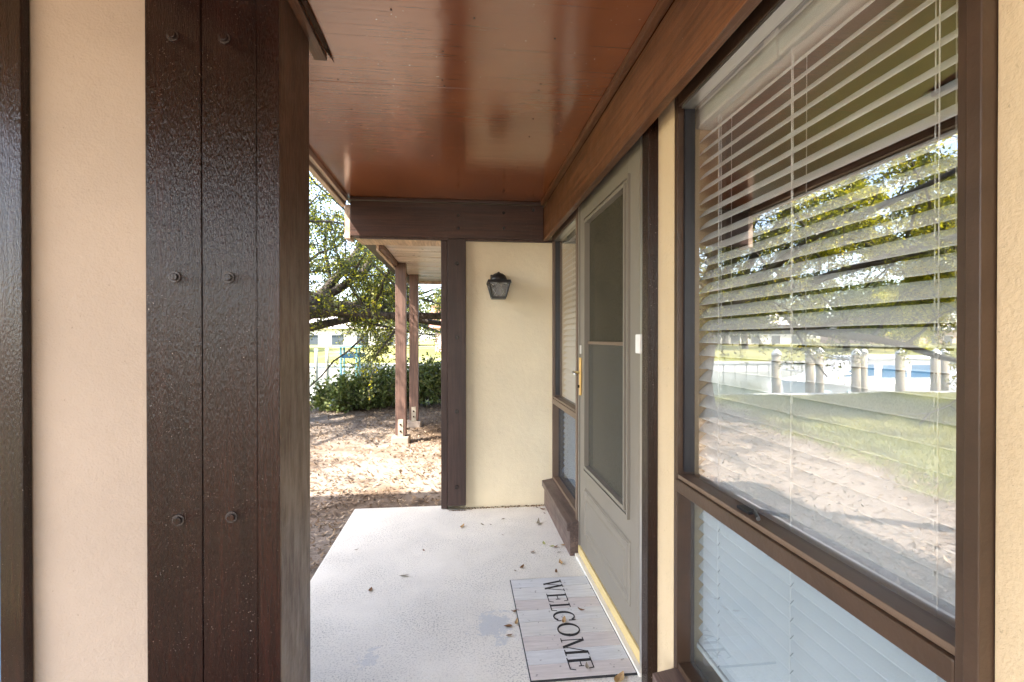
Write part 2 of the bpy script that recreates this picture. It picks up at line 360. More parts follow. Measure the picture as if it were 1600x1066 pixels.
for px, py in ((611, 15), (867, 60), (528, 124), (691, 125), (845, 131), (842, 141), (694, 134), (549, 171), (700, 177), (833, 186), (564, 196), (827, 214), (585, 233), (741, 28), (692, 80), (809, 262)):
    p = on_z(px, py, CZ); MB().lathe((p.x, p.y, CZ - .002), [(.003, 0), (.003, .002)], 8).build('nail_head', 'bolt_dark', ce)
# roof edge along the open side
rf = thing('porch_roof', 'flat porch roof with a pale double fascia along its open edge', 'roof')
box('inner_fascia', 'beige_wood_y', rf, -.842, -.817, -3.2, 3.56, CZ - .03, CZ + .12, .003)
box('outer_fascia', 'beige_wood_y', rf, -.885, -.852, -3.3, 3.66, CZ - .048, CZ + .16, .003)
box('roof_deck', 'roofing', rf, -.95, 6, -3.3, 5.34, CZ + .13, CZ + .30)
# ------------------------------------------------------------------ facade along the right
fw = thing('facade_wall', 'cream stucco house wall with brown header board above door and windows', 'wall')
WX = .71
box('stucco', 'cream_stucco', fw, WX, .86, -3.2, .558, -.1, CZ + .05)
box('stucco', 'cream_stucco', fw, WX, .86, 1.506, 1.648, -.1, 2.17)
box('stucco', 'cream_stucco', fw, WX + .004, .86, 3.622, 9, -.1, CZ + .05)
box('stucco', 'cream_stucco', fw, WX + .03, .86, .558, 1.506, -.1, .17)
box('stucco', 'cream_stucco', fw, WX + .03, .86, 2.80, 3.622, -.1, .17)
box('header_board', 'brown_wood_y', fw, .628, .662, -3.2, 3.62, 2.035, CZ - .0315, .003)
box('header_nailer', 'brown_wood_y', fw, .664, .86, -3.2, 3.62, 2.108, CZ - .002)
box('door_trim', 'brown_wood_z', fw, .672, .73, 1.648, 1.706, .0, 2.105, .003)
box('door_trim', 'bronze_light', fw, .688, .74, 2.765, 2.80, .02, 2.105, .002)
box('door_stop', 'putty_white', fw, .70, .735, 1.706, 1.728, .0, 2.1)
# ------------------------------------------------------------------ end wall
ew = thing('end_wall', 'cream stucco end wall of the porch carrying the lantern', 'wall')
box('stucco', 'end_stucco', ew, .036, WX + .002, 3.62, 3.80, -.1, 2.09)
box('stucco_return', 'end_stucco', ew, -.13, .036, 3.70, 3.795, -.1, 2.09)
po = thing('end_post', 'brown timber post with round bolts at the end wall edge', 'post')
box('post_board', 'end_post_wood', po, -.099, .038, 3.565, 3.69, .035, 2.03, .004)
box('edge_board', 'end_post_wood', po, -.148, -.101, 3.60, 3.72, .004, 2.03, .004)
for py in (412, 527, 643, 761):
    p = on_y(714, py, 3.565)
    MB().tube([(p.x, 3.567, p.z), (p.x, 3.553, p.z)], .016, 14).build('bolt', 'bolt_dark', po, .002)
bm_ = thing('roof_beam', 'brown timber beam across the top of the end wall', 'beam')
box('beam', 'brown_wood_x', bm_, -.80, .627, 3.563, 3.66, 2.04, CZ - .023, .004)
box('end_cap', 'beige_wood_y', bm_, -.842, -.803, 3.57, 3.70, 2.02, CZ - .05, .003)
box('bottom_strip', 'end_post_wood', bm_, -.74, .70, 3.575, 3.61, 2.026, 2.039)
for px, py in ((716, 337), (716, 357), (787, 333), (787, 357), (833, 329)):
    p = on_y(px, py, 3.563); MB().tube([(p.x, 3.565, p.z), (p.x, 3.555, p.z)], .011, 12).build('bolt', 'bolt_dark', bm_, .002)
# ------------------------------------------------------------------ pier on the left: timber boards, stucco, window strip
pr = thing('timber_pier', 'dark brown bolted timber pier with stucco beside it, near the camera', 'pier')
PY0, PY1 = 1.42, 1.69
box('timber', 'brown_wood_z', pr, -.872, -.7255, PY0, PY1 - .01, GZ, CZ - .002, .004)
box('timber', 'brown_wood_z', pr, -.7235, -.577, PY0, PY1 - .01, GZ, CZ - .002, .004)
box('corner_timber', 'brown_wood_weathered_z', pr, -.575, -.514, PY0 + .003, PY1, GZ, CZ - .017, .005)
box('corner_facing', 'brown_wood_z', pr, -.5755, -.516, PY0 - .001, PY0 + .0025, GZ, CZ - .017)
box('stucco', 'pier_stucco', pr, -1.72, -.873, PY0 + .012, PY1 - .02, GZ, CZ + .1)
for px, py in ((270, 56), (351, 60), (273, 433), (357, 434), (279, 813), (362, 808)):
    p = on_y(px, py, PY0)
    MB().tube([(p.x, PY0 + .004, p.z), (p.x, PY0 - .003, p.z)], .0165, 16, True).build('washer', 'bolt_dark', pr, .001)
    MB().tube([(p.x, PY0 - .002, p.z), (p.x, PY0 - .009, p.z)], .0105, 12, True).build('bolt', 'brown_wood_z', pr, .002)
sw = thing('side_window', 'dark brown window frame at the left picture edge beside the stucco', 'window')
box('frame', 'brown_wood_z', sw, -1.224, -1.166, PY0 - .02, PY0 + .008, .29, CZ - .01, .003)
box('frame', 'brown_wood_z', sw, -1.66, -1.60, PY0 - .02, PY0 + .008, .29, CZ - .01, .003)
box('pane', 'boat_window', sw, -1.602, -1.222, PY0 - .004, PY0 + .0, .34, CZ - .02)
box('sill', 'aluminium', sw, -1.602, -1.2255, PY0 - .016, PY0 - .0045, .30, .325, .002)
box('lower_frame', 'brown_wood_z', sw, -1.67, -1.172, PY0 - .022, PY0 + .009, -.05, .285, .003)

# ------------------------------------------------------------------ windows
def window(y0, y1, name, label, near):
    t = thing(name, label, 'window')
    zt, zb, zr = 2.09, .19, .81
    jw = .04 if near else .022
    mt = 'bronze_frame' if near else 'bronze_light'
    if near:
        box('jamb', mt, t, WX - .022, .765, y0, y0 + .021, zb, zt, .002)
        box('jamb_step', mt, t, WX - .012, .765, y0 + .0212, y0 + jw, zb, zt, .002)
    else: box('jamb', mt, t, WX - .006, .765, y0, y0 + jw, zb, zt, .002)
    box('jamb', mt, t, WX - .006, .765, y1 - .024, y1, zb, zt, .002)
    box('gasket', 'gasket', t, WX + .014, .755, y1 - .036, y1 - .0245, zr + .045, zt - .03)
    box('head', mt, t, WX - .004, .765, y0 + jw, y1 - .024, zt - .045, zt - .002, .002)
    box('head_bead', 'aluminium', t, WX + .002, .75, y0 + jw, y1 - .036, zt - .055, zt - .046)
    r_ = box('meeting_rail', mt, t, WX - .012, .762, y0 + jw, y1 - .0245, zr - .018, zr + .022, .004)
    box('rail_lip', 'bronze_light', t, WX - .004, .755, y0 + jw, y1 - .0245, zr + .0225, zr + .036, .002)
    box('bottom_rail', mt, t, WX - .002, .765, y0 + jw, y1 - .0245, zb, zb + .035, .003)
    box('pane', 'window_glass', t, GLASS_X, GLASS_X + .004, y0 + jw - .002, y1 - .02, zr + .02, zt - .05)
    tag(box('lower_pane', 'lower_glass' if near else 'lower_glass_dark', t, GLASS_X + .008, GLASS_X + .012, y0 + jw - .002, y1 - .02, zb + .03, zr - .01), 'bluish lower pane' if near else 'dark blue-grey lower pane')
    for o in t.children:
        if 'pane' in o.name:
            o.data.materials.append(M['clear_glass'])
            for p in o.data.polygons: p.material_index = 0 if p.normal.x < -.5 else 1      # outer face mirrors, inner one left clear to pass more light to the slats
    box('inner_return', 'drywall', t, .766, .87, y1 + .006, y1 + .02, zb - .02, zt)
    box('inner_return', 'drywall', t, .766, .87, y0 - .02, y0 - .006, zb - .02, zt)
    box('inner_return', 'drywall', t, .766, .87, y0, y1, zt + .001, zt + .015)
    if near:
        MB().box(.72, .742, 1.12, 1.17, zr + .036, zr + .043).tube([(.735, 1.12, zr + .046), (.70, 1.05, zr + .053)], .005, 8).build('sash_latch', 'gasket', t)
    # sill that stands on the slab in front of the wall
    s0, s1 = (y0 - .06, 1.49) if near else (2.745, 3.618)
    s = MB().prism([(.642, GZ * 0 + .001), (.728, .001), (.728, .20), (.712, .207), (.624, .192), (.624, .150), (.642, .146)], 'y', s0, s1).build('sill', 'sill_wood', t, .003)
    # blind
    b = thing('window_blind', 'white slatted blind behind the %s' % ('large near window' if near else 'narrow window past the door'), 'blind', group='white window blinds')
    bx = .808; b0, b1 = y0 + .012, y1 + .002
    box('headrail', 'white_vinyl', b, bx - .03, bx + .032, b0, b1, 1.985, 2.05, .004)
    box('valance_clip', 'white_vinyl', b, bx - .038, bx - .031, (b0 + b1) / 2 + .05, (b0 + b1) / 2 + .10, 1.975, 2.055, .002)
    tilt = R(43); hw = .025; pitch = .0415; k = 0; z = 1.955
    rs = random.Random(3)
    # one slat mesh: arched strip along y
    L = b1 - b0 - .012; vs_, fs = [], []
    for i in range(7):
        a = -1 + 2 * i / 6; yy = .003 * (1 - a * a)
        X = a * hw * math.cos(tilt) - yy * math.sin(tilt) * -1 * -1; Z = a * hw * math.sin(tilt) + yy * math.cos(tilt)
        for e, zo in ((0, 0), (L, 0), (0, .0026), (L, .0026)): vs_.append((X, e, Z + zo))
    for i in range(6):
        o = i * 4; q = o + 4
        fs += [(o, q, q + 1, o + 1), (o + 2, o + 3, q + 3, q + 2), (o, o + 2, q + 2, q), (o + 1, q + 1, q + 3, o + 3)]
    fs += [(0, 1, 3, 2), (24, 26, 27, 25)]
    first = MB().add(vs_, fs).build('slat', 'slat_white', b)
    while z > zb + .09:
        o = first if k == 0 else bpy.data.objects.new('slat', first.data)
        if k: COL.objects.link(o); o.parent = b
        o.location = (bx, b0 + .006 + rs.uniform(-.0015, .0015), z); o.rotation_euler = (rs.uniform(-.0012, .0012), rs.uniform(-.03, .03), 0); z -= pitch; k += 1
    box('bottom_rail', 'white_vinyl', b, bx - .026, bx + .026, b0 + .006, b1 - .006, z + .005, z + .022, .004)
    for yy in ((1.37, 1.05, .70) if near else (y0 + .62, y0 + .25)):
        for dx_, dy_ in ((-.026, 0), (.026, .018), (.0, .03)):
            MB().tube([(bx + dx_, yy + dy_, z + .01), (bx + dx_, yy + dy_, 1.99)], .0012, 5).build('ladder_cord', 'cord_white', b)
        zz = 1.955
        while zz > zb + .09:
            if zz < .8: MB().tube([(bx - .027, yy - .002, zz - .012), (bx - .027, yy - .012, zz + .002)], .0013, 4).build('cord_loop', 'cord_grey', b)
            zz -= pitch
    return t
window(.560, 1.506, 'sash_window', 'large bronze framed sash window at right reflecting the garden', True)
window(2.80, 3.62, 'sash_window', 'narrow sash window between the storm door and the end wall', False)

# room behind
rm = thing('room', 'dim room behind the windows', 'room'); rm['kind'] = 'structure'
box('floor', 'carpet', rm, .87, 5.0, -1.5, 6, -.12, -.02)
box('back_wall', 'room_wall', rm, 5.0, 5.1, -1.5, 6, -.02, 2.5)
box('side_wall', 'room_wall', rm, .87, 5.0, -1.6, -1.5, -.12, 2.5)
box('side_wall', 'room_wall', rm, .87, 5.0, 6, 6.1, -.12, 2.5)
box('ceiling', 'room_wall', rm, .87, 5.0, -1.5, 6, 2.40, 2.445)
box('front_wall', 'room_wall', rm, .875, .90, -1.5, .53, -.02, 2.4)
box('front_wall', 'room_wall', rm, .875, .90, 1.53, 2.775, -.02, 2.4)
box('front_wall', 'room_wall', rm, .875, .90, 3.645, 6, -.02, 2.4)
box('front_wall', 'room_wall', rm, .875, .90, .53, 1.53, 2.11, 2.4)
box('front_wall', 'room_wall', rm, .875, .90, 2.775, 3.645, 2.11, 2.4)
box('front_wall', 'room_wall', rm, .875, .90, .53, 1.53, -.02, .17)
box('front_wall', 'room_wall', rm, .875, .90, 2.775, 3.645, -.02, .17)

# ------------------------------------------------------------------ doors
fd = thing('front_door', 'taupe panelled front door behind the storm door glass', 'door')
box('leaf', 'inner_door', fd, .80, .845, 1.73, 2.762, .03, 2.106)
for y0, y1, z0, z1 in ((1.90, 2.20, 1.25, 1.9), (2.30, 2.62, 1.25, 1.9), (1.90, 2.20, .2, 1.05), (2.30, 2.62, .2, 1.05)):
    box('panel', 'inner_door', fd, .794, .7995, y0, y1, z0, z1, .004)
def digit_one(y, z, h): return MB().box(.765, .768, y - .006, y + .006, z, z + h).prism([(y + .006, z + h), (y + .006, z + h - .022), (y + .02, z + h - .03)], 'x', .765, .768)
sd = thing('storm_door', 'grey-olive storm door with tall screened glass and lower panel', 'door')
DX0, DX1 = .700, .735; Y0, Y1, Z0, Z1 = 1.792, 2.735, .068, 2.085; oy0, oy1, oz0, oz1 = 1.935, 2.592, .565, 1.945
box('stile', 'storm_paint', sd, DX0, DX1, Y0, oy0, Z0, Z1, .003)
box('stile', 'storm_paint', sd, DX0, DX1, oy1, Y1, Z0, Z1, .003)
box('top_rail', 'storm_paint', sd, DX0, DX1, oy0, oy1, oz1, Z1, .001)
# lower rail with a recess for the raised panel
py0, py1, pz0, pz1 = 1.895, 2.615, .175, .445
lr = MB().box(DX0 + .0005, DX1, oy0 - .001, oy1 + .001, Z0, oz0).build('lower_rail', 'storm_paint', sd)
pm = MB()
A = [(py0, pz0), (py1, pz0), (py1, pz1), (py0, pz1)]
def ring(d_): return [(py0 + d_, pz0 + d_), (py1 - d_, pz0 + d_), (py1 - d_, pz1 - d_), (py0 + d_, pz1 - d_)]
lv = [(0, -.0008), (.010, -.009), (.022, -.003), (.05, -.006), (.06, -.010)]
for d_, xx in lv: pm.v += [(DX0 + xx, a, b_) for a, b_ in ring(d_)]
for i in range(len(lv) - 1):
    for k in range(4): pm.f.append((i * 4 + k, i * 4 + (k + 1) % 4, (i + 1) * 4 + (k + 1) % 4, (i + 1) * 4 + k))
pm.f.append(tuple((len(lv) - 1) * 4 + k for k in range(4)))
pm.build('raised_panel', 'storm_paint', sd)
for w_, xx in ((.0, -.012), (.016, -.006), (.030, -.016)):              # stepped glazing moulding
    a0, a1, b0, b1 = oy0 - .03 + w_, oy1 + .03 - w_, oz0 - .03 + w_, oz1 + .03 - w_; th = .014
    m_ = MB()
    m_.box(DX0 + xx, DX0 + .02, a0, a0 + th, b0, b1).box(DX0 + xx, DX0 + .02, a1 - th, a1, b0, b1)
    m_.box(DX0 + xx, DX0 + .02, a0 + th, a1 - th, b0, b0 + th).box(DX0 + xx, DX0 + .02, a0 + th, a1 - th, b1 - th, b1)
    m_.build('glazing_moulding', 'storm_paint', sd)
box('upper_pane', 'screen_glass', sd, .714, .717, oy0 - .001, oy1 + .001, 1.272, oz1 + .001)
box('lower_pane', 'screen_glass_lower', sd, .709, .712, oy0 - .001, oy1 + .001, oz0 - .001, 1.262)
box('meeting_rail', 'bronze_light', sd, .704, .722, oy0 + .012, oy1 - .012, 1.258, 1.274, .002)
box('gasket', 'storm_dark', sd, .706, .735, 1.772, 1.791, .02, 2.10)
box('hinge_rail', 'aluminium', sd, .690, .735, 1.748, 1.771, .02, 2.105, .002)
box('hinge_gasket', 'storm_dark', sd, .703, .735, 1.729, 1.7475, .01, 2.105)
box('frame_head', 'storm_paint', sd, .694, .735, 1.7715, 2.764, 2.088, 2.106, .002)
box('frame_post', 'storm_paint', sd, .694, .735, 2.738, 2.764, .05, 2.0875, .002)
hd = box('handle_plate', 'brass', sd, .688, .6995, 2.695, 2.722, .958, 1.178, .003)
MB().tube([(.69, 2.708, 1.092), (.655, 2.708, 1.092), (.645, 2.69, 1.09), (.643, 2.61, 1.088)], [.009, .008, .008, .006], 10).build('lever', 'steel', hd, 0, True)
MB().tube([(.69, 2.708, 1.01), (.676, 2.708, 1.01)], .009, 12).build('lock_cylinder', 'bolt_dark', hd)
box('door_bracket', 'white_vinyl', sd, .676, .70, 1.738, 1.785, 1.232, 1.306, .004)
box('door_latch_plate', 'white_vinyl', sd, .692, .6995, 2.700, 2.716, 1.20, 1.25, .002)
dg = digit_one(2.02, 1.60, .075).build('digit', 'digit_pale', fd)
m_ = MB(); K = 24; cy, cz = 1.965, 1.6375
for q in (0, 1):
    for k in range(K):
        t_ = 2 * math.pi * k / K
        for s_ in (1, .66): m_.v.append((.765 + q * .003, cy + .021 * s_ * (1 if s_ == 1 else .8) * math.cos(t_), cz + .0375 * (s_ if s_ == 1 else .78) * math.sin(t_)))
for k in range(K):
    a, b_ = 2 * k, 2 * ((k + 1) % K); m_.f += [(a, b_, b_ + 1, a + 1), (a + 2 * K, a + 1 + 2 * K, b_ + 1 + 2 * K, b_ + 2 * K), (a, a + 2 * K, b_ + 2 * K, b_), (a + 1, b_ + 1, b_ + 1 + 2 * K, a + 1 + 2 * K)]
m_.build('digit', 'digit_pale', fd)
th_ = thing('door_threshold', 'tan painted door threshold with white caulk along the slab', 'threshold')
box('threshold', 'threshold_tan', th_, .692, .74, 1.73, 2.762, .018, .066, .003)
box('caulk', 'putty_white', th_, .672, .74, 1.73, 2.755, .0015, .0175, .003)

# ------------------------------------------------------------------ doormat
dm = thing('doormat', 'WELCOME doormat printed like whitewashed planks with black edge', 'doormat')
mx0, mx1, my0, my1 = .262, .668, 1.748, 2.492
box('rubber_base', 'mat_rubber', dm, mx0 - .004, mx1 + .004, my0 - .004, my1 + .004, .001, .008, .002)
cuts = [2.492, 2.405, 2.29, 2.205, 2.11, 2.01, 1.915, 1.83, 1.748]; tones = ['mat_blue', 'mat_white', 'mat_pink', 'mat_white', 'mat_cream', 'mat_pink', 'mat_blue', 'mat_pink']
for i, tn in enumerate(tones): box('plank_print', tn, dm, mx0, mx1, cuts[i + 1] + .0009, cuts[i] - .0009, .0081, .0096, .0006)
def letters(ch, w_, h_):
    """polygons for one serif capital, x 0..w, y 0..h; thick .16h, thin .05h"""
    T, t_, s_ = .15 * h_, .05 * h_, .045 * h_; P = []
    def q(x0, y0, x1, y1, wd): P.append([(x0, y0), (x0 + wd, y0), (x1 + wd, y1), (x1, y1)])
    def r(x0, y0, x1, y1): P.append([(x0, y0), (x1, y0), (x1, y1), (x0, y1)])
    if ch == 'W':
        q(.29 * w_, 0, .07 * w_, h_, T); q(.30 * w_, 0, .50 * w_, h_ * .97, t_); q(.66 * w_, 0, .44 * w_, h_, T); q(.68 * w_, 0, .90 * w_, h_, t_)
        r(0, h_ - s_, .30 * w_, h_); r(.40 * w_, h_ - s_, .64 * w_, h_); r(.80 * w_, h_ - s_, w_, h_)
    if ch == 'E':
        r(.14 * w_, 0, .14 * w_ + T, h_); r(0, 0, w_ * .94, s_); r(0, h_ - s_, w_ * .9, h_); r(.14 * w_, h_ * .49, w_ * .7, h_ * .49 + s_)
        q(.86 * w_, 0, .97 * w_, .24 * h_, s_); q(.90 * w_, .78 * h_, .85 * w_, h_, s_); r(.68 * w_, .40 * h_, .68 * w_ + s_, .62 * h_)
    if ch == 'L':
        r(.14 * w_, 0, .14 * w_ + T, h_); r(0, 0, w_ * .95, s_); r(0, h_ - s_, .60 * w_, h_); q(.88 * w_, 0, .98 * w_, .26 * h_, s_)
    if ch == 'M':
        r(.10 * w_, 0, .10 * w_ + t_, h_); q(.46 * w_, 0, .08 * w_, h_, T); q(.47 * w_, 0, .80 * w_, h_, t_); r(.78 * w_, 0, .78 * w_ + T, h_)
        r(0, 0, .24 * w_, s_); r(.68 * w_, 0, w_, s_); r(0, h_ - s_, .2 * w_, h_); r(.80 * w_, h_ - s_, w_, h_)
    if ch in 'OC':
        K = 40; a0, a1 = (0, 2 * math.pi) if ch == 'O' else (R(42), R(318))
        for k in range(K):
            t0, t1 = a0 + (a1 - a0) * k / K, a0 + (a1 - a0) * (k + 1) / K
            def o(t): return (w_ / 2 + w_ / 2 * math.cos(t), h_ / 2 + h_ * .51 * math.sin(t))
            def i_(t): return (w_ / 2 + (w_ / 2 - T) * math.cos(t), h_ / 2 + (h_ * .51 - t_) * math.sin(t))
            P.append([o(t0), o(t1), i_(t1), i_(t0)])
        if ch == 'C': r(.86 * w_, .66 * h_, .86 * w_ + s_, h_ * .97); r(.88 * w_, .12 * h_, .88 * w_ + s_ * .6, .3 * h_)
    return P
for ch, ya, yb in (('W', 2.468, 2.350), ('E', 2.335, 2.258), ('L', 2.245, 2.185), ('C', 2.178, 2.095), ('O', 2.085, 1.99), ('M', 1.98, 1.868), ('E', 1.855, 1.785)):
    m_ = MB(); hgt = .098; x_base = .418 + (ya - 1.785) * .012
    for i, poly in enumerate(letters(ch, ya - yb, hgt)):
        pts = [(x_base + b_, ya - a) for a, b_ in poly]
        m_.prism(pts, 'z', .0097, .0103 + .00004 * i)
    m_.build('letter', 'mat_ink', dm)

# ------------------------------------------------------------------ lantern
lt = thing('wall_lantern', 'small black coach lantern with seeded glass on the end wall', 'lantern')
lx, lz, ly = .28, 1.70, 3.52
def frustum(m, c, r0, r1, z0, z1, n=4, rot=math.pi / 4):
    m.add([(c[0] + r * math.cos(rot + 2 * math.pi * k / n), c[1] + r * math.sin(rot + 2 * math.pi * k / n), z) for r, z in ((r0, z0), (r1, z1)) for k in range(n)],
          [tuple(range(n - 1, -1, -1)), tuple(range(n, 2 * n))] + [(k, (k + 1) % n, n + (k + 1) % n, n + k) for k in range(n)]); return m
MB().lathe((lx, ly, lz + .018), [(.064, 0), (.062, .016), (.053, .037), (.034, .053), (.011, .061), (.008, .066), (.0, .069)], 24).build('dome_cap', 'black_iron', lt, 0, True)
frustum(MB(), (lx, ly), .124, .117, lz - .002, lz + .02).build('cap_rim', 'black_iron', lt, .003)
g_ = frustum(MB(), (lx, ly), .068, .104, lz - .1, lz - .003).build('glass_body', 'lantern_glass', lt)
for k in range(4):
    a = math.pi / 4 + k * math.pi / 2
    MB().tube([(lx + .070 * math.cos(a), ly + .070 * math.sin(a), lz - .104), (lx + .107 * math.cos(a), ly + .107 * math.sin(a), lz - .002)], .0075, 6).build('glazing_bar', 'black_iron', lt)
frustum(MB(), (lx, ly), .074, .076, lz - .116, lz - .1).build('bottom_ring', 'black_iron', lt, .002)
MB().box(lx - .05, lx + .05, ly + .06, 3.622, lz - .01, lz + .05).box(lx - .055, lx + .055, 3.60, 3.621, lz - .06, lz + .075).build('wall_plate', 'black_iron', lt, .004)
MB().lathe((lx, ly, lz - .09), [(.012, 0), (.024, .03), (.026, .05), (.014, .075), (.012, .09)], 14).build('bulb', 'slat_white', lt, 0, True)

# ------------------------------------------------------------------ leaves on the slab
def leaf_mesh(L, W, curl, sharp=.5):
    vs_ = []
    for i in range(6):
        a = i / 5; ww = W * math.sin(math.pi * (a ** .8) * .96 + .05) * .5; zc = curl * L * (a - .5) ** 2
        vs_ += [(-ww, L * (a - .5), zc + ww * .35), (0, L * (a - .5), zc), (ww, L * (a - .5), zc + ww * .5)]
    fs = []
    for i in range(5):
        o = i * 3; fs += [(o, o + 1, o + 4, o + 3), (o + 1, o + 2, o + 5, o + 4)]
    return vs_, fs
KL = {'brown': 'dry_leaf_brown', 'tan': 'dry_leaf_tan', 'greenish': 'dry_leaf_green', 'grey': 'dry_leaf_grey'}
slab_leaves = [(722, 824, 'tan', .062, 'small tan leaf on the slab in front of the end post'), (754, 821, 'grey', .04, 'grey leaf on the slab below the lantern, left one of a pair'), (767, 821, 'grey', .025, 'tiny grey leaf below the lantern, right one of a pair'),
    (786, 812, 'grey', .03, 'grey sliver leaf on the slab close to the end wall'), (786, 837, 'brown', .02, 'tiny brown fleck alone in the middle of the slab'), (841, 819, 'grey', .085, 'large curled grey leaf on the slab near the sill'),
    (848, 797, 'brown', .05, 'brown leaf in the corner of end wall and sill'), (851, 803, 'brown', .03, 'brown leaf scrap beside the sill corner'), (839, 794, 'grey', .04, 'grey leaf tight against the end wall corner'),
    (832, 864, 'brown', .035, 'brown leaf on the slab left of the sill end'), (850, 851, 'greenish', .045, 'yellowish leaf standing by the narrow sill'), (862, 855, 'greenish', .035, 'yellow-green leaf of the cluster by the sill end'),
    (868, 856, 'brown', .035, 'dark leaf of the cluster by the sill end'), (880, 853, 'tan', .035, 'tan leaf touching the narrow sill'), (874, 864, 'grey', .03, 'pale leaf between the sill end and the mat'),
    (815, 888, 'brown', .045, 'upright brown leaf just past the far edge of the mat'), (876, 881, 'tan', .05, 'orange-tan leaf between mat and threshold'), (869, 895, 'brown', .04, 'brown leaf at the far edge of the mat'), (805, 893, 'grey', .02, 'grey crumb of leaf near the far mat corner'),
    (804, 957, 'brown', .035, 'brown leaf beside the left mat edge, farther one'), (807, 974, 'tan', .05, 'tan leaf lying on the left mat edge'), (794, 980, 'brown', .04, 'dark brown leaf left of the mat edge'), (796, 994, 'brown', .035, 'brown leaf left of the mat, nearest the camera'),
    (881, 976, 'tan', .055, 'golden leaf lying on the letters C and O'), (908, 958, 'brown', .04, 'rusty leaf on the mat planks beside the C'), (958, 970, 'greenish', .06, 'pale green leaf on the right mat edge by the threshold'), (917, 1047, 'grey', .04, 'grey leaf on the last letter E of the mat'),
    (968, 1063, 'tan', .075, 'long orange leaf at the near edge of the mat'), (557, 860, 'grey', .03, 'grey leaf speck on the left part of the slab'), (579, 923, 'brown', .045, 'curled dark leaf on the slab beside the pier'), (632, 901, 'grey', .05, 'faint grey leaf in the open middle of the slab'), (662, 861, 'brown', .03, 'small dark leaf in the upper middle of the slab')]
rl = random.Random(11)
for px, py, kind, L, lab in slab_leaves:
    p = on_z(px, py, 0)
    onmat = mx0 - .01 < p.x < mx1 + .01 and my0 - .01 < p.y < my1 + .01
    vs_, fs = leaf_mesh(L, L * rl.uniform(.3, .5), rl.uniform(.3, 1.2))
    o = MB().add(vs_, fs).build('fallen_leaf', KL[kind]); o.location = (p.x, p.y, .0135 if onmat else .003); o.rotation_euler = (0, 0, rl.uniform(0, 6.28))
    tag(o, lab, 'leaf', 'fallen leaves on the slab and mat')

nd = 260; dx_ = rng.uniform(-.09, .70, nd); dy_ = 3.612 - np.abs(rng.normal(scale=.016, size=nd)); sz = rng.uniform(.002, .007, nd); an = rng.uniform(0, 6.28, nd)
dy_ = np.where(dx_ < .04, np.minimum(dy_, 3.56), dy_); v = []
for a, r_, hz_ in ((0, 1, 0), (2.0, .8, .6), (4.1, 1.1, 0), (3, .3, 1.2)): v.append(np.stack([dx_ + sz * r_ * np.cos(an + a), dy_ + sz * r_ * np.sin(an + a) * .7, .001 + sz * hz_], 1))
v = np.stack(v, 1).reshape(-1, 3); b4 = np.arange(nd)[:, None] * 4
f = np.concatenate([b4 + np.array([[0, 1, 3]]), b4 + np.array([[1, 2, 3]]), b4 + np.array([[2, 0, 3]])])
tag(np_mesh('debris', v, f, 'dry_leaf_brown'), 'dark crumbs and dirt along the foot of the end wall', 'debris', kind='stuff')

# ================================================================== NEXT PORCH
nr = thing('neighbouring_porch_roof', 'next porch roof with pale board soffit carried on two brown posts', 'roof')
yy = 4.95; k = 0
box('edge_board', 'beige_wood_y', nr, -1.08, .70, yy, 5.36, CZ, CZ + .03, .004); yy = 5.364
while yy < 8.6:
    wd = .19; box('soffit_board', 'soffit_wood', nr, -.845, .70, yy + .007, yy + wd - .008, CZ + .004 + .003 * (k % 2), CZ + .03, .004); yy += wd; k += 1
box('roof_deck', 'roofing', nr, -1.1, 6, 5.345, 8.9, CZ + .04, CZ + .25)
box('fascia', 'beige_wood_y', nr, -.93, -.90, 5.365, 8.75, CZ - .06, CZ + .035, .003)
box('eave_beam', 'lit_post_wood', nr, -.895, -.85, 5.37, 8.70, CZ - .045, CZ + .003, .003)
box('end_board', 'beige_wood_y', nr, -.895, .70, 8.66, 8.70, CZ - .05, CZ + .002, .003)
for px, py, lab in ((-.815, 6.63, 'nearer brown porch post on a concrete footing beyond the slab'), (-.755, 7.82, 'farther brown porch post in dappled shade beside the shrubs')):
    t = thing('porch_post', lab, 'post', group='brown posts of the next porch')
    MB().prism([(px - .12, py - .11), (px + .11, py - .12), (px + .12, py + .11), (px - .11, py + .12)], 'z', GZ - .06, GZ + .085).build('footing', 'concrete_base', t, .015)
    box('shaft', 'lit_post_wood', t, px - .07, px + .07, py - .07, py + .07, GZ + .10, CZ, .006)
    MB().box(px - .035, px + .035, py - .078, py - .0705, GZ + .086, GZ + .32).box(px - .035, px + .035, py + .0705, py + .078, GZ + .086, GZ + .32).box(px - .05, px + .05, py - .07, py + .07, GZ + .086, GZ + .099).build('bracket', 'piling_wood', t, .002)
    for dz in (.16, .25): MB().tube([(px, py - .078, GZ + dz), (px, py - .09, GZ + dz)], .013, 8).build('bolt', 'bolt_dark', t)
# unseen two-storey wing added behind on the left to shade the porch
wg = thing('unseen_shade_wing', 'unseen wing on posts behind the pier, added to cast the porch shadow', 'sun blocker')
WT = 5.43                                                               # high flat roof, its edges placed to outline the porch shadow
box('wall', 'shade_wing_stucco', wg, -3.1, -.96, -2.9, 1.75, CZ + .1, WT - .22)
box('roof', 'roofing', wg, -5.06, 2.4, -3.0, 1.78, WT - .219, WT)
box('upper_wall', 'shade_wing_stucco', wg, -.96, 2.3, -2.9, 1.75, CZ + .31, WT - .22)
for x_ in (-4.95, -3.0): box('support_post', 'lit_post_wood', wg, x_ - .05, x_ + .05, 1.0, 1.1, GZ - .05, (WT - .219) if x_ < -4 else CZ + .1)

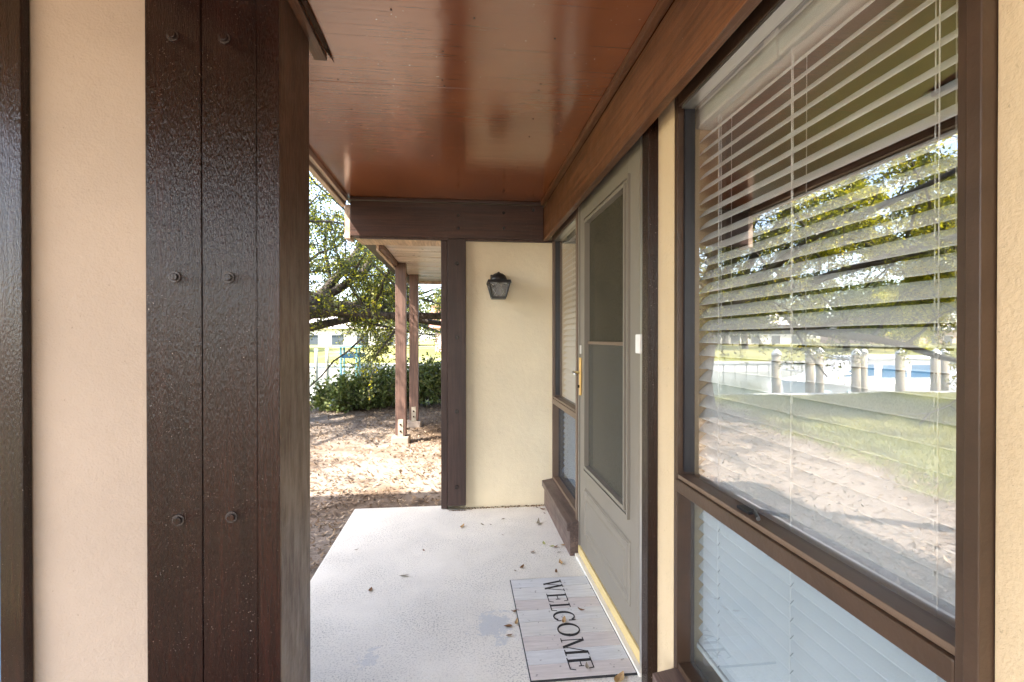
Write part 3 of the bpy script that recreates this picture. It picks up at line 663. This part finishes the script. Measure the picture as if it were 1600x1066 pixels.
# ================================================================== PLANTS
def leaf_quads(P, size, rngl, aspect=.45, droop=0.0):
    """rhombus leaves (two triangles folded on the midrib) at points P"""
    n_ = len(P); d = rngl.normal(size=(n_, 3)); d[:, 2] -= droop; d /= np.linalg.norm(d, axis=1)[:, None]
    a = rngl.normal(size=(n_, 3)); a[:, 2] *= .5; s_ = np.cross(d, a); s_ /= np.linalg.norm(s_, axis=1)[:, None] + 1e-9
    L = (size * rngl.uniform(.65, 1.3, n_))[:, None]; W = L * aspect * .5
    nn = np.cross(d, s_)
    v = np.stack([P, P + d * L * .5 + s_ * W + nn * W * .3, P + d * L, P + d * L * .5 - s_ * W + nn * W * .3], 1).reshape(-1, 3)
    f = np.arange(n_ * 4).reshape(-1, 4); return v, f
def grow(m, start, d, L, r0, r1, rg, segs=7, wob=.25, lift=0.0, sides=7):
    pts, p, d = [Vector(start)], Vector(start), Vector(d).normalized()
    for i in range(segs):
        d = (d + Vector((rg.gauss(0, wob), rg.gauss(0, wob), rg.gauss(0, wob * .7) + lift)) * (1.0 / math.sqrt(segs))).normalized()
        p = p + d * (L / segs); pts.append(p)
    rad = [r0 + (r1 - r0) * i / segs for i in range(segs + 1)]
    m.tube(pts, rad, sides); return pts, rad
def oak(name, base, label, limbs, seed, leaves, mats=('oak_leaf',), trunk_h=1.9, trunk_r=.21, leaf=.075, lvl1=8, lvl2=6, per=14, lean=(0, 0)):
    rg = random.Random(seed); rl_ = np.random.default_rng(seed)
    t = thing(name, label, 'tree'); m = MB(); b = Vector(base)
    top = b + Vector((lean[0], lean[1], trunk_h))
    tp = [b + Vector((0, 0, -.15)), b + Vector((0, 0, .12)), b.lerp(top, .35) + Vector((.03, .02, 0)), b.lerp(top, .7) - Vector((.04, .02, 0)), top]
    m.tube(tp, [trunk_r * 1.6, trunk_r * 1.2, trunk_r, trunk_r * .95, trunk_r * .9], 14)
    tw = []
    for az, el, L, r in limbs:
        dv = Vector((math.cos(R(az)) * math.cos(R(el)), math.sin(R(az)) * math.cos(R(el)), math.sin(R(el))))
        pts, rad = grow(m, top - Vector((0, 0, rg.uniform(0, .35))), dv, L, r, r * .3, rg, 9, .42, -.02, 8)
        for j in range(lvl1):
            k = min(len(pts) - 1, 2 + int((len(pts) - 2) * (j + rg.random()) / lvl1)); s_ = pts[k]
            d2 = Vector((rg.gauss(0, 1), rg.gauss(0, 1), rg.gauss(.1, .75))) + dv * .7
            p2, r2 = grow(m, s_, d2, rg.uniform(1.0, 2.1), rad[k] * .5, .012, rg, 6, .45, -.06, 5)
            for q in range(lvl2):
                k2 = rg.randint(2, 6); d3 = Vector((rg.gauss(0, 1), rg.gauss(0, 1), rg.gauss(-.1, .8))) + d2.normalized() * .6
                p3, _ = grow(m, p2[k2], d3, rg.uniform(.45, .95), .010, .003, rg, 4, .5, -.1, 3)
                tw += [(p3[i], p3[i + 1]) for i in range(len(p3) - 1)]
    m.build('trunk', 'bark', t, 0, True)
    A = np.array([tuple(a) for a, _ in tw]); B = np.array([tuple(b_) for _, b_ in tw]); n_ = len(A)
    for q, mt in enumerate(mats):
        idx = rl_.integers(0, n_, leaves // len(mats)); u = rl_.random(len(idx))[:, None]
        P = A[idx] * (1 - u) + B[idx] * u + rl_.normal(scale=.055, size=(len(idx), 3))
        P = P[(P[:, 2] > .4) & ~((P[:, 0] > -1.15) & (P[:, 1] < 9.1))]
        v, f = leaf_quads(P, leaf, rl_, .45, .25); np_mesh('crown', v, f, mt, t)
    return t
oak('oak_tree', (-2.98, 8.35, GZ), 'broad oak with rough trunk spreading low limbs over the sandy ground',
    [(16, 10, 4.6, .10), (22, 26, 4.4, .09), (-75, 34, 3.4, .09), (38, 4, 3.9, .08), (60, 28, 4.2, .10), (110, 30, 4.5, .10), (160, 25, 5.0, .11), (190, 14, 5.2, .11), (215, 30, 4.6, .10), (244, 34, 4.3, .09), (262, 42, 4.0, .09), (285, 40, 3.4, .08), (28, 58, 3.8, .1), (170, 55, 4.0, .1), (12, 44, 4.4, .1)],
    21, 125000, ('oak_leaf', 'oak_leaf', 'oak_leaf', 'young_leaf'), 1.9, .19, .052, 10, 8)
oak('oak_tree', (-8.9, 7.4, GZ), 'yellow-green tree over the lawn, seen mirrored in the near window',
    [(0, 22, 4.4, .11), (35, 25, 4.4, .1), (70, 30, 4.2, .1), (120, 30, 4.2, .1), (170, 25, 4.2, .1), (220, 35, 3.6, .1), (-30, 45, 3.4, .1), (20, 50, 3, .1)],
    34, 95000, ('young_leaf', 'young_leaf'), 2.3, .2, .08, 12, 9)
# shrubs along the bank
def shrub(base, rx, ry, h, seed, label, n_leaf=5200):
    t = thing('shrub', label, 'shrub', group='shrubs along the canal bank'); rg = random.Random(seed); rl_ = np.random.default_rng(seed); m = MB(); tw = []
    for i in range(22):
        a = rg.uniform(0, 6.28); rr = math.sqrt(rg.random())
        tip = Vector((base[0] + rx * rr * math.cos(a), base[1] + ry * rr * math.sin(a), base[2] + h * rg.uniform(.35, 1) * (1 - .35 * rr * rr)))
        st = Vector((base[0] + rg.uniform(-.3, .3) * rx, base[1] + rg.uniform(-.3, .3) * ry, base[2] - .05))
        mid = st.lerp(tip, .5) + Vector((rg.gauss(0, .1), rg.gauss(0, .1), rg.uniform(0, .12)))
        m.tube([st, mid, tip], [.02, .013, .005], 5)
        for q in range(7):
            s_ = mid.lerp(tip, rg.random()); e = s_ + Vector((rg.gauss(0, .22), rg.gauss(0, .22), rg.gauss(.06, .18))); m.tube([s_, e], [.006, .003], 3); tw.append((tuple(s_), tuple(e)))
    m.build('stems', 'bark', t)
    A = np.array([a for a, _ in tw]); B = np.array([b for _, b in tw]); idx = rl_.integers(0, len(A), n_leaf); u = rl_.random(n_leaf)[:, None]
    P = A[idx] * (1 - u) + B[idx] * u * 1.0 + rl_.normal(scale=.06, size=(n_leaf, 3)); P = P[P[:, 2] > base[2] + .03]
    v, f = leaf_quads(P, .085, rl_, .5, -.1); np_mesh('foliage', v, f, 'shrub_leaf', t)
for i, (x_, y_, rx, ry, h, lab) in enumerate(((-2.2, 9.7, .72, .5, .50, 'low leafy shrub at the left end of the bank row'), (-1.7, 9.9, .85, .6, .84, 'rounded dark green shrub left of the porch posts'), (-1.0, 10.2, .8, .6, .98, 'taller green shrub directly behind the porch posts'),
        (-.2, 10.2, .8, .6, 1.0, 'green shrub right of the porch posts, by the end post'), (.7, 10.3, .8, .6, 1.0, 'green shrub mostly hidden behind the end wall'))):
    shrub((x_, y_, GZ), rx, ry, h, 50 + i, lab)
# lawn grass
def scatter_ok(x, y):
    return (x + .19 * (y - 3.9)) < -2.95
gx = rng.uniform(-15, -2.6, 150000); gy = rng.uniform(2.2, 11.12, 150000)
ed = gx + .19 * (gy - 3.9) + .5 * np.sin(gy * 2.1 + gx) * .5 + rng.normal(scale=.18, size=len(gx))
keep = (ed < -2.95) | ((gy > 10.35 + .2 * np.sin(gx * 3)) & (gx < -2.2)); gx, gy = gx[keep], gy[keep]; n_ = len(gx)
hh = rng.uniform(.025, .07, n_); aa = rng.uniform(0, 6.28, n_); ww = rng.uniform(.003, .007, n_); lean = rng.normal(scale=.025, size=(n_, 2))
bz = np.full(n_, GZ) + .03 * np.sin(gx * 1.3 + .7 * gy) * np.cos(gy * .9 - .3 * gx) - .006
v = np.stack([np.stack([gx - ww * np.cos(aa), gy - ww * np.sin(aa), bz], 1), np.stack([gx + ww * np.cos(aa), gy + ww * np.sin(aa), bz], 1), np.stack([gx + lean[:, 0], gy + lean[:, 1], bz + hh], 1)], 1).reshape(-1, 3)
tag(np_mesh('lawn_grass', v, np.arange(n_ * 3).reshape(-1, 3), 'grass_blade'), 'short sunlit lawn grass running to the canal edge', 'grass', kind='stuff')
# leaf litter
n_ = 60000; x_ = rng.uniform(-4.2, 2.0, n_); y_ = rng.uniform(.4, 10.6, n_)
dens = .42 + .3 * np.sin(x_ * 1.9 + 1.2 * np.sin(y_ * 1.1)) * np.cos(y_ * 1.35 + x_) + .45 * np.exp(-((x_ + 1.1) / .55) ** 2) * (y_ < 4.6) + .3 * (x_ > -.7) + .15 * (y_ > 8.6)
ok = (rng.random(n_) < dens) & ~((x_ > -.79) & (y_ < 3.70)) & ((x_ + .19 * (y_ - 3.9)) > -3.3)
x_, y_ = x_[ok], y_[ok]; n_ = len(x_)
th = rng.uniform(0, 6.28, n_); L = rng.uniform(.022, .062, n_); W = L * rng.uniform(.28, .5, n_); tl = rng.normal(scale=.32, size=n_); rr_ = rng.normal(scale=.3, size=n_)
c_, s_ = np.cos(th), np.sin(th); hz = GZ + .03 * np.where((x_ > -1.2) & (y_ < 4.2), 0, 1) * np.sin(x_ * 1.3 + .7 * y_) * np.cos(y_ * .9 - .3 * x_) + .012
def lp(a, b, dz): return np.stack([x_ + a * L * c_ - b * W * s_, y_ + a * L * s_ + b * W * c_, hz + dz + a * L * tl + b * W * rr_], 1)
v = np.stack([lp(-.5, 0, .004), lp(0, .5, .0), lp(.5, 0, .006), lp(0, -.5, .0)], 1).reshape(-1, 3)
tag(np_mesh('leaf_litter', v, np.arange(n_ * 4).reshape(-1, 4), 'dry_leaf'), 'dry brown and tan leaves strewn over the sand', 'leaves', kind='stuff')

# ================================================================== CANAL AND FAR BANK
def seawall(name, label, y0, y1, zt, xs, xe, step, matp, zb=-2.4):
    t = thing(name, label, 'seawall'); s = -1 if y0 > 20 else 1
    box('cap', matp, t, xs, xe, y0, y1, zt - .16, zt + .02, .01)
    yf = y0 + .06 if s < 0 else y1 - .06
    first = MB().box(0, step - .10, 0, .10, zb, zt - .162).build('wall_panel', 'seawall_concrete', t); first.location = (xs, yf, 0)
    x_ = xs + step
    while x_ < xe - .1:
        o = bpy.data.objects.new('wall_panel', first.data); COL.objects.link(o); o.parent = t; o.location = (x_, yf, 0); x_ += step
    box('backing', 'seawall_concrete', t, xs, xe, yf + (.04 if s < 0 else -.04), yf + (.30 if s < 0 else .02), zb, zt - .17)
seawall('seawall', 'grey concrete panel seawall across the canal', 33.3, 33.75, FAR_Z + .05, -62, 6, .9, 'seawall_concrete')
seawall('seawall', 'concrete seawall at the near lawn edge, mostly hidden by grass', 11.1, 11.45, GZ - .02, -30, 8, 1.8, 'seawall_concrete')
# teal boat lift, small boat
bl = thing('boat_lift', 'teal painted dock lift with flat roof on the far bank', 'boat lift')
c0 = on_y(547, 560, 32.2)
for dx_ in (-.62, .62):
    for dy_ in (-.4, .5): MB().tube([(c0.x + dx_ * .8, 32.2 + dy_, -2.2), (c0.x + dx_ * .8, 32.2 + dy_, .72)], .07, 8).build('post', 'teal_paint', bl)
box('roof', 'teal_paint', bl, c0.x - .95, c0.x + .85, 31.5, 33.1, .70, .80, .01)
box('beam', 'teal_paint', bl, c0.x - .62, c0.x + .62, 31.75, 31.85, .25, .33)
bt = thing('small_boat', 'small blue boat slung in the teal lift', 'boat')
MB().add([(c0.x + a, 32.2 + b * w_, z) for a, w_, z in ((-.5, .3, 0), (-.5, .42, .28), (.4, .3, 0), (.45, .42, .3), (.95, .02, .12), (1.0, .02, .36)) for b in (-1, 1)],
         [(0, 1, 3, 2), (4, 0, 2, 6), (1, 5, 7, 3), (8, 4, 6, 10), (5, 9, 11, 7), (0, 4, 5, 1), (4, 8, 9, 5), (2, 3, 7, 6), (6, 7, 11, 10), (8, 10, 11, 9)]).build('hull', 'blue_hull', bt)
MB().box(c0.x - .2, c0.x + .25, 31.95, 32.4, .28, .42).build('seat', 'gelcoat', bt, .02)
def piling(x, y, top, label, r=.1, zb=-2.4, group='canal pilings with pale caps'):
    t = thing('piling', label, 'piling', group=group)
    MB().tube([(x, y, zb), (x, y, -.2), (x + .01, y, top)], [r * 1.08, r, r * .96], 12).build('shaft', 'piling_wood', t, 0, True)
    MB().lathe((x, y, top), [(r * 1.08, -.05), (r * 1.1, 0), (r * .6, .08), (.004, .13)], 12).build('cap', 'piling_cap', t)
names = ['by the bow of the white boat', 'first of the pair past the bow', 'second of the pair past the bow', 'first of the pair amid the cabin windshield', 'second of the pair amid the cabin windshield', 'in front of the rear cabin window', 'first of the pair at the stern', 'second of the pair at the stern']
for (mxp, Yp), nm in zip(((1213, 12.2), (1266, 12.2), (1281, 13.6), (1338, 12.2), (1349, 13.4), (1407, 12.2), (1462, 12.2), (1476, 12.6)), names):
    piling(seen_in_glass(mxp, Yp), Yp, .88, 'wooden piling with pale cap, mirrored ' + nm, .115)
for px, Yp, lab in ((494, 31.0, 'thin far piling standing alone in the water, seen left of the shrubs'), (511, 32.6, 'dark far piling tight against the far seawall')):
    p = on_y(px, 560, Yp); piling(p.x, Yp, .55, lab, .11)
# cabin boat
cb = thing('cabin_boat', 'white cabin cruiser with blue windows moored at pilings, mirrored in the window', 'boat')
bX0 = seen_in_glass(1470, 15.2) - .6; bX1 = seen_in_glass(1222, 15.2); BL = bX1 - bX0; BY = 15.2
def sect(a): # half-beam and sheer along length a 0 stern..1 bow
    return (1.15 if a < .55 else 1.15 * math.sqrt(max(0, 1 - ((a - .55) / .45) ** 2.2))), -.32 + .18 * a * a
m_ = MB(); S = 16
for i in range(S + 1):
    a = i / S; hb, zs = sect(a); hb = max(hb, .02); X = bX0 + BL * a
    m_.v += [(X, BY - hb, zs), (X - .12 * a, BY - hb * .9, -.8), (X - .25 * a, BY - hb * .55, -1.35), (X - .25 * a, BY + hb * .55, -1.35), (X - .12 * a, BY + hb * .9, -.8), (X, BY + hb, zs)]
for i in range(S):
    for k in range(6):
        k2 = (k + 1) % 6; m_.f.append((i * 6 + k, (i + 1) * 6 + k, (i + 1) * 6 + k2, i * 6 + k2))
m_.f += [tuple(range(6)), tuple(S * 6 + k for k in range(6))]; m_.build('hull', 'gelcoat', cb)
def bx_(a): return bX0 + BL * a
m_ = MB(); prof = [(.20, -.3), (.22, .55), (.60, .62), (.66, .5), (.80, .0), (.92, -.18)]
m_.prism([(bx_(a), z) for a, z in prof], 'y', BY - .85, BY + .85).build('cabin', 'gelcoat', cb, .03)
box('flybridge_roof', 'gelcoat', cb, bx_(.18), bx_(.64), BY - .95, BY + .95, .60, .68, .02)
for a0, a1, z0, z1 in ((.25, .40, -.02, .40), (.42, .56, -.02, .40)):
    MB().prism([(bx_(a0), z0), (bx_(a1), z0), (bx_(a1) - .04, z1), (bx_(a0) + .06, z1)], 'y', BY - .862, BY - .851).build('cabin_window', 'boat_window', cb)
for a0, a1 in ((.60, .67), (.68, .76)):
    MB().prism([(bx_(a0), .05), (bx_(a1), .03), (bx_(a1) - .22, .26 if a0 > .65 else .42), (bx_(a0), .42)], 'y', BY - .862, BY - .851).build('windshield', 'boat_window', cb)
for a in (.30, .42, .52): box('hull_port', 'boat_trim', cb, bx_(a), bx_(a) + .22, BY - 1.165, BY - 1.14, -.56, -.47)
for a in (.72, .84):
    hb, zs = sect(a + .02); MB().tube([(bx_(a), BY - hb * .98 - .02, -.5), (bx_(a) + .3, BY - hb * .9 - .02, -.5)], .08, 8).build('hull_port', 'teal_paint', cb)
for a in (.68, .78, .88, .97):
    hb, zs = sect(a); MB().tube([(bx_(a), BY - hb, zs), (bx_(a), BY - hb, zs + .35)], .018, 6).build('rail_post', 'steel', cb)
MB().tube([(bx_(a), BY - sect(a)[0], sect(a)[1] + .35) for a in (.68, .78, .88, .97, 1.0)], .018, 6).build('bow_rail', 'steel', cb)
MB().tube([(bx_(.1), BY - .3, -.3), (bx_(.1), BY - .3, .5)], .03, 6).build('stern_mast', 'boat_trim', cb)
MB().box(bx_(-.03), bx_(.05), BY - .3, BY + .3, -.9, .1).build('outboard', 'gelcoat', cb, .05)
# far houses and trees
def house(x, y, w_, d_, h_, mw, mr, label, nwin=4):
    t = thing('house', label, 'house', group='houses on the far bank'); z0 = FAR_Z + .2
    box('wall', mw, t, x - w_ / 2, x + w_ / 2, y, y + d_, z0 - .5, z0 + h_)
    MB().prism([(y - .6, z0 + h_), (y + d_ + .6, z0 + h_), (y + d_ / 2, z0 + h_ + d_ * .28)], 'x', x - w_ / 2 - .6, x + w_ / 2 + .6).build('roof', mr, t)
    for i in range(nwin):
        cx = x - w_ / 2 + w_ * (i + .5) / nwin
        f = box('window', 'house_white', t, cx - .8, cx + .8, y - .06, y - .001, z0 + .7, z0 + 2.1)
        box('pane', 'dark_pane', f, cx - .7, cx + .7, y - .08, y - .061, z0 + .8, z0 + 2.0)
house(-15, 60, 15, 9, 2.8, 'house_white', 'house_roof', 'white far house with pale roof behind the boat lift', 5)
house(3.5, 47, 12, 9, 2.6, 'house_pink', 'house_roof_red', 'pinkish far house with red roof right of the posts', 4)
house(-42, 66, 16, 10, 2.9, 'house_white', 'house_roof', 'white far house behind the boat pilings, mirrored in the window', 5)
house(-66, 64, 14, 10, 2.9, 'house_pink', 'house_roof', 'pinkish far house beyond the stern of the moored boat', 5)
def far_tree(x, y, h, r, seed, label):
    t = thing('far_tree', label, 'tree', group='trees on the far bank'); rl_ = np.random.default_rng(seed); rg = random.Random(seed)
    m = MB(); m.tube([(x, y, FAR_Z - .3), (x + .2, y, h * .35), (x - .1, y, h * .6)], [r * .09, r * .07, r * .04], 8); P = []
    for i in range(26):
        a = rg.uniform(0, 6.28); rr = r * math.sqrt(rg.random()); c = Vector((x + rr * math.cos(a), y + rr * math.sin(a), h * rg.uniform(.32, .95) * (1 - .25 * (rr / r) ** 2)))
        m.tube([(x, y, h * .4), tuple(c)], [r * .02, r * .006], 4)
        P.append(rl_.normal(size=(170, 3)) * np.array([r * .17, r * .17, r * .11]) + np.array(c))
    m.build('trunk', 'bark', t); v, f = leaf_quads(np.concatenate(P), .42, rl_, .6); np_mesh('crown', v, f, 'far_leaf', t)
ft = [(-40, 47, 7, 4.2, 'broad far tree mirrored in front of the white house'), (-64, 46, 7.5, 4.4, 'broad far tree mirrored in front of the pinkish house'), (-19, 46, 7, 3.4, 'rounded far tree left of the boat lift'), (-9, 60, 9, 4.5, 'tall far tree behind the white far house'), (-1, 62, 8, 4, 'far tree over the pinkish house ridge'), (8, 58, 8, 4, 'far tree at the right behind the pinkish house'),
      (-29, 48, 8, 4.2, 'wide far tree mirrored left of the boat'), (-35, 62, 10, 5, 'tall far tree mirrored above the bow'), (-51, 50, 8, 4.4, 'far tree mirrored above the boat cabin'), (-60, 64, 11, 5.5, 'tallest far tree mirrored above the stern'), (-74, 52, 9, 5, 'far tree at the far end of the mirrored row'), (-24, 66, 9, 5, 'far tree set back between the white houses')]
for i, (a, b, h, r, lab) in enumerate(ft): far_tree(a, b, h, r, 70 + i, lab)
